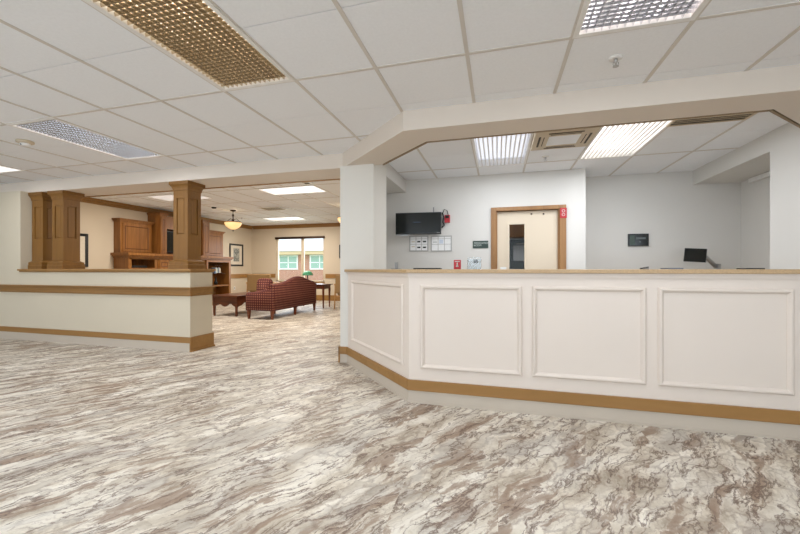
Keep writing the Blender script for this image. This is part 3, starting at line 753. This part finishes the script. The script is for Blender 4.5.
for nm, xx, yy, a in (('left', -5.02, 7.37, .5),):
    pm = MB(); n_ = 10
    for s_ in (1,):
        rr = []
        for i in range(n_+1):
            u = i/n_*2-1; row = []
            for j in range(24):
                th = 2*PI*j/24; cx_, cz_ = math.cos(th), math.sin(th)
                sgn = lambda q: abs(q)**.45*(1 if q >= 0 else -1)
                w_ = max(0, 1-abs(u)**3)
                row.append((sgn(cx_)*.20*(.9+.1*(1-w_)) * (w_**.25), u*.075, sgn(cz_)*.19*(w_**.25)))
            rr.append(row)
        pm.loft(rr, True)
    o = pm.build('throw_pillow', M['sofa']); o.location = (xx+.04, yy+.0, .69); o.rotation_euler = (-.12, 0, .06)
    tag(o, 'dark red dotted pillow propped inside the near arm of the sofa', 'pillow')

# ------------------------------------------------------------------ coffee table
def scallop_apron(p, q, zt, drop, th):
    """apron between two points with a curvy lower edge"""
    p, q = Vector(p), Vector(q); u = (q-p).normalized(); n_ = Vector((-u.y, u.x, 0))*th/2; L_ = (q-p).length; r = []
    for k in range(25):
        s_ = k/24; z = zt-drop*(.62+.38*abs(math.cos(s_*PI*2)))
        if k in (0, 24): z = zt-drop*1.15
        c = p+u*L_*s_; r.append([(c.x-n_.x, c.y-n_.y, z), (c.x+n_.x, c.y+n_.y, z), (c.x+n_.x, c.y+n_.y, zt), (c.x-n_.x, c.y-n_.y, zt)])
    return MB().loft(r)
t = thing('coffee_table', 'dark wooden coffee table with a scalloped apron beside the red sofa', 'coffee table', (-6.03, 7.98, 0))
MB().box(-6.40, 7.32, .452, -5.66, 8.64, .48).build('tabletop', M['darkwood'], t, True, bevel=.008)
for a, b_ in (((-6.33, 7.38), (-5.73, 7.38)), ((-5.72, 7.39), (-5.72, 8.57)), ((-6.33, 8.58), (-5.73, 8.58)), ((-6.34, 7.39), (-6.34, 8.57))):
    scallop_apron((a[0], a[1], 0), (b_[0], b_[1], 0), .452, .23, .02).build('apron', M['darkwood'], t, True)
for (x, y) in ((-6.33, 7.39), (-5.73, 7.39), (-6.33, 8.57), (-5.73, 8.57)):
    MB().sq([(0, .013), (.02, .018), (.22, .022), (.451, .028)], x, y).build('leg', M['darkwood'], t, True)
# ------------------------------------------------------------------ end table + desk lamp
t = thing('end_table', 'slim dark wooden end table under the window at the far end of the sofa', 'end table', (-4.93, 9.85, 0))
MB().box(-5.55, 9.60, .638, -4.58, 10.12, .662).build('tabletop', M['darkwood'], t, True, bevel=.005)
MB().box(-5.50, 9.64, .53, -4.64, 10.08, .638).build('apron', M['darkwood'], t, True)
MB().box(-5.2, 9.632, .55, -4.9, 9.6395, .62).build('drawer_front', M['darkwood'], t, True, bevel=.002)
for (x, y) in ((-5.48, 9.66), (-4.66, 9.66), (-5.48, 10.06), (-4.66, 10.06)):
    MB().sq([(0, .013), (.40, .022), (.63, .024)], x, y).build('leg', M['legwood'], t, True)
t = thing('desk_lamp', 'small table lamp with a green glass shade on the end table', 'lamp', (-5.27, 9.9, .662))
MB().lathe([(0, 0), (0, .07), (.015, .065), (.025, .02), (.2, .014), (.26, .022), (.27, .0)], n=16).build('base', M['black'], t)
MB().lathe([(.24, .15), (.27, .15), (.33, .12), (.365, .06), (.37, .0), (.36, .0), (.355, .058), (.322, .112), (.27, .14)], n=20).build('lamp_shade', M['green'], t)
# ------------------------------------------------------------------ tan armchair
def armchair(loc, rot, label, up, w=.70):
    t = thing('armchair', label, 'armchair', loc, rot)
    def B(name, mat, *bx, **k):
        mb = MB()
        for b in bx: mb.box(*b)
        mb.build(name, mat, t, **k)
    # faces +Y locally, back at -Y
    h = w/2
    B('backrest', up, (-h+.02, -.36, .42, h-.02, -.26, .93), bevel=.03)
    B('seat', up, (-h+.05, -.26, .36, h-.05, .30, .49), bevel=.03)
    for s_ in (-1, 1):
        mb = MB().tube([(s_*h, -.33, .66), (s_*h, -.1, .67), (s_*h, .18, .66), (s_*h, .26, .62)], .022); mb.build('armrest', M['gold'], t)
        MB().tube([(s_*h, .22, .64), (s_*h, .24, .4), (s_*h, .25, .0)], [.018, .02, .014]).build('leg', M['gold'], t)
        MB().tube([(s_*h, -.30, .66), (s_*h, -.30, .4), (s_*h, -.34, .0)], [.018, .02, .014]).build('leg', M['gold'], t)
    MB().tube([(-h, .24, .34), (h, .24, .34)], .016).tube([(-h, -.3, .34), (h, -.3, .34)], .016).build('rail', M['gold'], t)
    return t
M['gold'] = wood('golden maple', srgb(178, 128, 70), srgb(206, 156, 94), .35)
armchair((-7.02, 10.35, 0), .12, 'tan upholstered armchair with golden wooden arms near the lounge corner', M['tan_fabric'], .78)
armchair((-3.95, 9.9, 0), 0, 'golden wooden armchair showing only its arm beside the white column', M['tan_fabric'], .66)

# ------------------------------------------------------------------ on the reception walls
t = thing('wall_monitor', 'wide dark monitor on a swivel bracket on the reception wall', 'monitor', (-1.148, 5.60, 1.60), .10)
MB().box(-.34, -.02, 0, .34, .015, .325).build('casing', M['black'], t, bevel=.004)
MB().box(-.328, -.0215, .016, .328, -.0202, .313).build('screen', M['screen'], t)
MB().cbox((-.02, -.0225, .18), (.11, .001, .012)).build('screen_logo', flat('dim blue logo', srgb(54, 70, 92), .4), t)
MB().cbox((.30, -.0225, .02), (.05, .001, .008)).build('maker_mark', M['grey'], t)
MB().box(-.34, -.024, -.02, -.14, .0, -.001).build('speaker_bar', M['silver'], t)
MB().box(-.05, .015, .12, .05, .045, .22).box(-.02, .045, .14, .02, .075, .20).build('bracket', M['grey'], t)
MB().box(.22, .0, .325, .235, .012, .40).build('antenna', M['grey'], t)
cb = MB().tube([(-.80, 5.69, 1.90), (-.77, 5.67, 1.97), (-.73, 5.67, 1.95), (-.715, 5.69, 1.89)], .006, 6).tube([(-.80, 5.67, 1.92), (-.775, 5.66, 1.85), (-.79, 5.67, 1.78), (-.77, 5.67, 1.73), (-.81, 5.67, 1.70)], .012, 6)
tag(cb.build('power_cable', M['black']), 'black cable looping between the wall monitor and the red alarm box', 'cable')
t = thing('alarm_box', 'small red wall alarm box right of the wide dark monitor', 'alarm', (-.725, 5.699, 1.77))
MB().box(-.765, 5.66, 1.77, -.687, 5.699, 1.885).build('housing', M['red'], t, True, bevel=.004)
MB().box(-.752, 5.655, 1.835, -.70, 5.66, 1.875).build('strobe', M['dark'], t, True, bevel=.002)
def chart(x0, x1, z0, z1, dark, label):
    t = thing('notice_board', label, 'notice board', ((x0+x1)/2, 5.699, z0), 0, 'grid boards under the wall monitor')
    y = 5.699
    MB().ring((x0, y, z0), (1, 0, 0), (0, 0, 1), (0, -1, 0), x1-x0, z1-z0, [(0, 0), (0, .012), (.016, .012), (.016, 0)]).build('frame', M['lgrey'], t, True)
    MB().box(x0+.016, y-.006, z0+.016, x1-.016, y-.001, z1-.016).build('board', M['paper'], t, True)
    g = MB(); w, h = x1-x0-.032, z1-z0-.032
    for k in (1, 2): g.box(x0+.016+w*k/3-.004, y-.008, z0+.016, x0+.016+w*k/3+.004, y-.0062, z1-.016)
    for zz in (.45, .86): g.box(x0+.016, y-.0085, z0+.016+h*zz-.003, x1-.016, y-.0082, z0+.016+h*zz+.003)
    g.build('grid_lines', M['lgrey'], t, True)
    if dark:
        for i in (1, 2):
            for zz in (.22, .65): MB().cbox((x0+.016+w*(i+.5)/3, y-.0075, z0+.016+h*zz), (.05, .002, .022)).build('card', M['black'], t, True)
    else:
        MB().cbox((x0+.016+w*.17, y-.0075, z0+.016+h*.62), (.06, .002, .008)).build('card', M['grey'], t, True)
        MB().cbox((x0+.016+w*.5, y-.0075, z0+.016+h*.65), (.06, .002, .06)).build('card', flat('pale blue card', srgb(206, 214, 226)), t, True)
    if dark:
        for zz in (.28, .65): MB().cbox((x0+.016+w*.17, y-.0075, z0+.016+h*zz), (.05, .002, .012)).build('card', M['beigeplastic'], t, True)
chart(-1.306, -1.012, 1.35, 1.585, True, 'grey framed board with four black cards under the monitor')
chart(-.975, -.66, 1.345, 1.58, False, 'grey framed board of plain pale squares, the one nearer the door')
M['signgreen'] = flat('dark green sign', srgb(30, 52, 42), .35)
M['signtext'] = flat('pale sign lettering', srgb(206, 214, 206), .5)
def text(body, size, loc, mat, parent, rot=(PI/2, 0, 0), align='CENTER'):
    c = bpy.data.curves.new('lettering', 'FONT'); c.body = body; c.size = size; c.extrude = .0006; c.align_x = align; c.align_y = 'CENTER'; c.space_line = .9
    o = bpy.data.objects.new('lettering', c); COL.objects.link(o); 
    dg = bpy.context.evaluated_depsgraph_get(); me = bpy.data.meshes.new_from_object(o.evaluated_get(dg)); bpy.data.objects.remove(o)
    m = bpy.data.objects.new('lettering', me); COL.objects.link(m); me.materials.clear(); me.materials.append(mat)
    m.parent = parent; m.location = loc; m.rotation_euler = rot; return m
t = thing('room_sign', 'dark green room sign with pale lettering left of the door frame', 'sign', (-.247, 5.699, 1.385))
MB().box(-.11, -.008, 0, .11, 0, .108).build('plate', M['signgreen'], t, bevel=.003)
text('MEDICATION\nROOM', .036, (-.095, -.0092, .056), M['signtext'], t, align='LEFT')
t = thing('hanging_tag', 'red tag with white marks on the top right corner of the door frame', 'sign', (.865, 5.671, 1.78))
MB().box(-.05, -.006, 0, .035, 0, .14).build('plate', M['red'], t, bevel=.002)
text('O\nO', .055, (-.007, -.0072, .07), M['signtext'], t)
t = thing('wall_display', 'small dark framed display panel on the right reception wall', 'display', (1.93, 6.249, 1.41))
MB().box(-.13, -.022, 0, .13, 0, .178).build('casing', M['black'], t, bevel=.003)
MB().box(-.118, -.0235, .012, .118, -.0222, .166).build('screen', M['screen'], t)
MB().box(-.110, -.0245, .02, -.045, -.0236, .155).build('menu_column', flat('dim green menu', srgb(70, 84, 76), .4), t)
MB().box(-.03, -.0245, .10, .09, -.0236, .125).cbox((.02, -.024, .062), (.02, .001, .02)).build('readout', flat('dim grey readout', srgb(96, 104, 104), .4), t)
# small white wall box in the right alcove
o = MB().box(3.11, 5.55, 2.195, 3.149, 6.02, 2.249).build('wall_box', M['whitemetal'], bevel=.004)
tag(o, 'small white box high on the wall of the right alcove', 'wall box')

# ------------------------------------------------------------------ on and behind the counter
CT = 1.0797
t = thing('call_box', 'small red box with a white mark standing on the counter', 'box', (-.329, 3.22, CT))
MB().box(-.029, 0, 0, .029, .03, .078).build('housing', M['red'], t, bevel=.003)
MB().box(-.010, -.002, .02, .010, -.0002, .030).box(-.004, -.002, .02, .004, -.0002, .055).box(-.02, -.002, .062, .02, -.0002, .068).build('marking', M['signtext'], t)
t = thing('brochure_holder', 'clear acrylic holder with a white sheet on the counter', 'holder', (-.19, 3.22, CT))
MB().box(-.056, 0, 0, .056, .003, .085).box(-.056, .025, 0, .056, .028, .10).box(-.056, .003, 0, -.053, .025, .085).box(.053, .003, 0, .056, .025, .085).box(-.053, .003, 0, .053, .025, .003).build('shell', M['acrylic'], t)
MB().box(-.042, .012, .004, .042, .014, .092).build('sheet', M['paper'], t)
MB().box(-.006, .010, .05, .03, .0118, .08).build('picture', M['grey'], t)
t = thing('stapler', 'small black stapler lying on the counter below the display panel', 'stapler', (1.042, 3.24, CT))
MB().box(-.026, -.012, 0, .026, .012, .006).build('base', M['black'], t, bevel=.001)
MB().loft([[(-.026, -.011, .006), (-.026, .011, .006), (-.026, .011, .010), (-.026, -.011, .010)], [(.026, -.011, .010), (.026, .011, .010), (.026, .011, .020), (.026, -.011, .020)]]).build('arm', M['black'], t)
o = MB().box(0, 0, 0, .10, .12, .010).build('notepad', flat('grey blue paper pad', srgb(120, 128, 140), .7)); o.location = (1.174, 3.2, CT); tag(o, 'flat grey blue pad on the counter left of the small monitor', 'notepad')
o = MB().box(0, 0, 0, .108, .11, .008).build('clipboard', M['black'], bevel=.002); o.location = (1.65, 3.22, CT); tag(o, 'flat black clipboard at the right end of the counter', 'clipboard')
o = MB().box(0, 0, 0, .235, .1, .011).build('keyboard', M['black'], bevel=.003); o.location = (-.71, 3.24, CT); tag(o, 'long flat black keyboard on the counter left of the red box', 'keyboard')
t = thing('metal_stand', 'small grey metal stand near the angled end of the counter', 'stand', (-.955, 3.6, CT))
MB().cbox((0, 0, .003), (.09, .06, .006)).build('base', M['grey'], t, bevel=.001)
MB().cbox((0, 0, .038), (.03, .02, .064)).build('post', M['grey'], t, bevel=.003)
# desk at the back wall with monitor on an arm
t = thing('back_desk', 'work desk along the right reception wall', 'desk', (2.1, 5.95, 0))
MB().box(1.3, 5.66, .72, 3.05, 6.24, .75).build('desktop', M['laminate'], t, True, bevel=.003)
MB().box(1.32, 5.7, 0, 1.35, 6.2, .72).build('side_panel', M['trimwhite'], t, True); MB().box(3.0, 5.7, 0, 3.03, 6.2, .72).build('side_panel', M['trimwhite'], t, True)
t = thing('desk_monitor', 'small black monitor held on a silver swivel arm above the counter', 'monitor', (2.72, 5.95, .75))
Mm = Matrix.Translation((2.462, 5.86, 1.262)) @ Matrix.Rotation(-.25, 4, 'Z') @ Matrix.Rotation(.07, 4, 'Y') @ Matrix.Rotation(.1, 4, 'X')
MB().box(-.115, -.012, -.088, .115, .012, .088, Mm).build('casing', M['black'], t, True, bevel=.004)
MB().box(-.108, -.0135, -.081, .108, -.0122, .081, Mm).build('screen', M['screen'], t, True)
MB().tube([(2.50, 5.885, 1.26), (2.60, 5.92, 1.245), (2.73, 5.95, 1.11)], [.02, .024, .026]).build('arm', M['silver'], t, True)
MB().tube([(2.755, 5.95, .762), (2.755, 5.95, 1.15)], .03).build('post', M['silver'], t, True)
MB().box(2.67, 5.9, .75, 2.79, 6.0, .762).build('clamp', M['silver'], t, True, bevel=.002)
# room behind the door
t = thing('wall_cabinet', 'wooden cabinet doors seen through the narrow door glass', 'cabinet', (.4, 7.9, 1.68))
MB().box(-.4, 7.58, 1.68, 1.02, 7.899, 2.02).build('body', M['cab'], t, True)
for k in range(3):
    a = -.38+k*.47
    d = MB().box(a, 7.562, 1.69, a+.455, 7.579, 2.01).build('door', M['cab'], t, True, bevel=.003)
    h_ = MB().tube([(a+.42, 7.552, 1.72), (a+.42, 7.552, 1.80)], .006, 6)
    h_.v = [(x-.4, y-7.9, z-1.68) for x, y, z in h_.v]; h_.build('handle', M['silver'], d)
t = thing('pin_board', 'dark green board with a pale strip behind the door glass', 'board', (.4, 7.899, .75))
MB().box(-.3, 7.87, .75, 1.0, 7.899, 1.66).build('panel', M['signgreen'], t, True)
MB().box(.34, 7.865, 1.57, .52, 7.8695, 1.585).build('strip', M['beigeplastic'], t, True)
o = MB().box(0, 0, 0, .25, .003, .30).build('paper_sheet', M['paper']); o.location = (.285, 7.866, 1.245); tag(o, 'white paper pinned to the dark board behind the door glass', 'paper')

# ------------------------------------------------------------------ outside the lounge window
g = MB().box(-40, 12.2, -.3, 30, 80, -.12); struct('ground_lawn', g, M['grass'])
struct('ground_path', MB().box(-30, 20, -.12, 10, 23.5, -.11), M['path'])
t = thing('brick_building', 'brick building with white windows and grey roof outside the lounge window', 'building', (-16, 34, -.12))
MB().box(-40, 30, -.12, 6, 38, 2.35).build('wall', M['brick'], t, True)
MB().box(-40, 29.4, 2.35, 6, 30.2, 2.65).build('fascia', flat('tan fascia', srgb(206, 180, 140)), t, True)
MB().loft([[(x, 29.3, 2.65), (x, 38, 2.65), (x, 34, 6.2)] for x in (-40, 6)]).build('roof', M['siding'], t, True)
for k in range(7):
    x = -31.0+k*3.05
    f = MB().ring((x, 30, 1.05), (1, 0, 0), (0, 0, 1), (0, -1, 0), 1.9, 1.28, [(0, 0), (0, .06), (.12, .06), (.12, 0)]).box(x+.9, 29.95, 1.1, x+1.0, 30, 2.3).box(x, 29.95, 1.62, x+1.9, 30, 1.70).build('window', M['whitemetal'], t, True)
    p_ = MB().box(x+.1-(-16), 29.97-34, 1.15+.12, x+1.8+16, 29.99-34, 2.25+.12).build('pane', M['extglass'], f)
def shrub(x, y, z, r, label):
    mb = MB(); rnd = random.Random(int(x*10))
    import bmesh
    for k in range(260):
        a = rnd.uniform(0, 2*PI); e = rnd.uniform(-.2, 1.5); q = rnd.uniform(.75, 1.05)*r
        c = Vector((math.cos(a)*math.cos(e)*q, math.sin(a)*math.cos(e)*q, max(0, math.sin(e))*q*.7)); s_ = r*.14
        u = Vector((rnd.uniform(-1, 1), rnd.uniform(-1, 1), rnd.uniform(-1, 1))).normalized()*s_; v = u.orthogonal().normalized()*s_*.7
        mb.add([tuple(c-u), tuple(c+v), tuple(c+u), tuple(c-v)], [(0, 1, 2, 3)])
    core = MB().lathe([(0, r*.8), (r*.4, r*.75), (r*.6, r*.4), (r*.66, .01)], n=12); mb.add(core.v, core.f)
    o = mb.build('shrub', M['leaf']); o.location = (x, y, z); tag(o, label, 'shrub')
shrub(-12.6, 20.0, -.12, .75, 'low green shrub outside the left pane of the lounge window')

# ------------------------------------------------------------------ world, lights, camera
w = bpy.data.worlds.new('World'); SC.world = w; w.use_nodes = True
bg = w.node_tree.nodes['Background']; bg.inputs['Color'].default_value = (.80, .90, 1, 1); bg.inputs['Strength'].default_value = 7.0
def area(name, loc, rot, sx, sy, power, color=(1, 1, 1)):
    l = bpy.data.lights.new(name, 'AREA'); l.shape = 'RECTANGLE'; l.size = sx; l.size_y = sy; l.energy = power; l.color = color
    o = bpy.data.objects.new(name, l); COL.objects.link(o); o.location = loc; o.rotation_euler = rot; return o
# added upward fill from behind the camera, then daylight through the lounge window
area('fill_front', (-3, -4.3, 1.1), (PI/2+.75, 0, 0), 17, 2.0, 180, (.80, .89, 1))
area('daylight_lounge', (-6.7, 12.25, 1.42), (-PI/2, 0, 0), 1.85, 1.5, 60, (.9, .95, 1))
def lamp(loc, sx, sy, p, c=(.88, .93, 1)): area('ceiling_lamp', loc, (0, 0, 0), sx, sy, p, c)
for (a, b_, c, d), z, p in ((fixA, CE, 44), (fixB, CE, 50), (fixC, CE, 30), (fixD, CE, 40), (rec1, CE, 44), (rec2, CE, 60)):
    lamp(((a+c)/2, (b_+d)/2, z-.014), abs(c-a)-.1, abs(d-b_)-.1, p)
for (a, b_, c, d), p in ((lf1, 150), (lf2, 150), ((-7.25, 6.4, -7.25+2*T, 6.4+T), 130)):
    lamp(((a+c)/2, (b_+d)/2, CL-.024), abs(c-a)-.1, abs(d-b_)-.1, p, (1, .93, .84))
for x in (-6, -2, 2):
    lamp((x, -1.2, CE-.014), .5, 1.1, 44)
lamp((.2, 6.8, 2.29), .5, .5, 8)
for px_, py_ in ((-6.79, 8.62), (-3.545, 8.62)):
    l = bpy.data.lights.new('bulb', 'POINT'); l.energy = 9; l.color = (1, .72, .42); l.shadow_soft_size = .05
    o = bpy.data.objects.new('bulb', l); COL.objects.link(o); o.location = (px_, py_, CL-.27)

F_, TH = 381.2, .2789
cam = bpy.data.cameras.new('Camera'); co = bpy.data.objects.new('Camera', cam); COL.objects.link(co)
co.location = (0, 0, 1.08); co.rotation_euler = (PI/2, 0, TH)
cam.sensor_width = 36; cam.sensor_fit = 'HORIZONTAL'; cam.lens = F_/800*36; cam.shift_x = .01375; cam.shift_y = .00275; cam.clip_start = .05; cam.clip_end = 200
SC.camera = co
SC.view_settings.view_transform = 'Standard'; SC.view_settings.look = 'None'; SC.view_settings.gamma = 1; SC.view_settings.exposure = -1.23
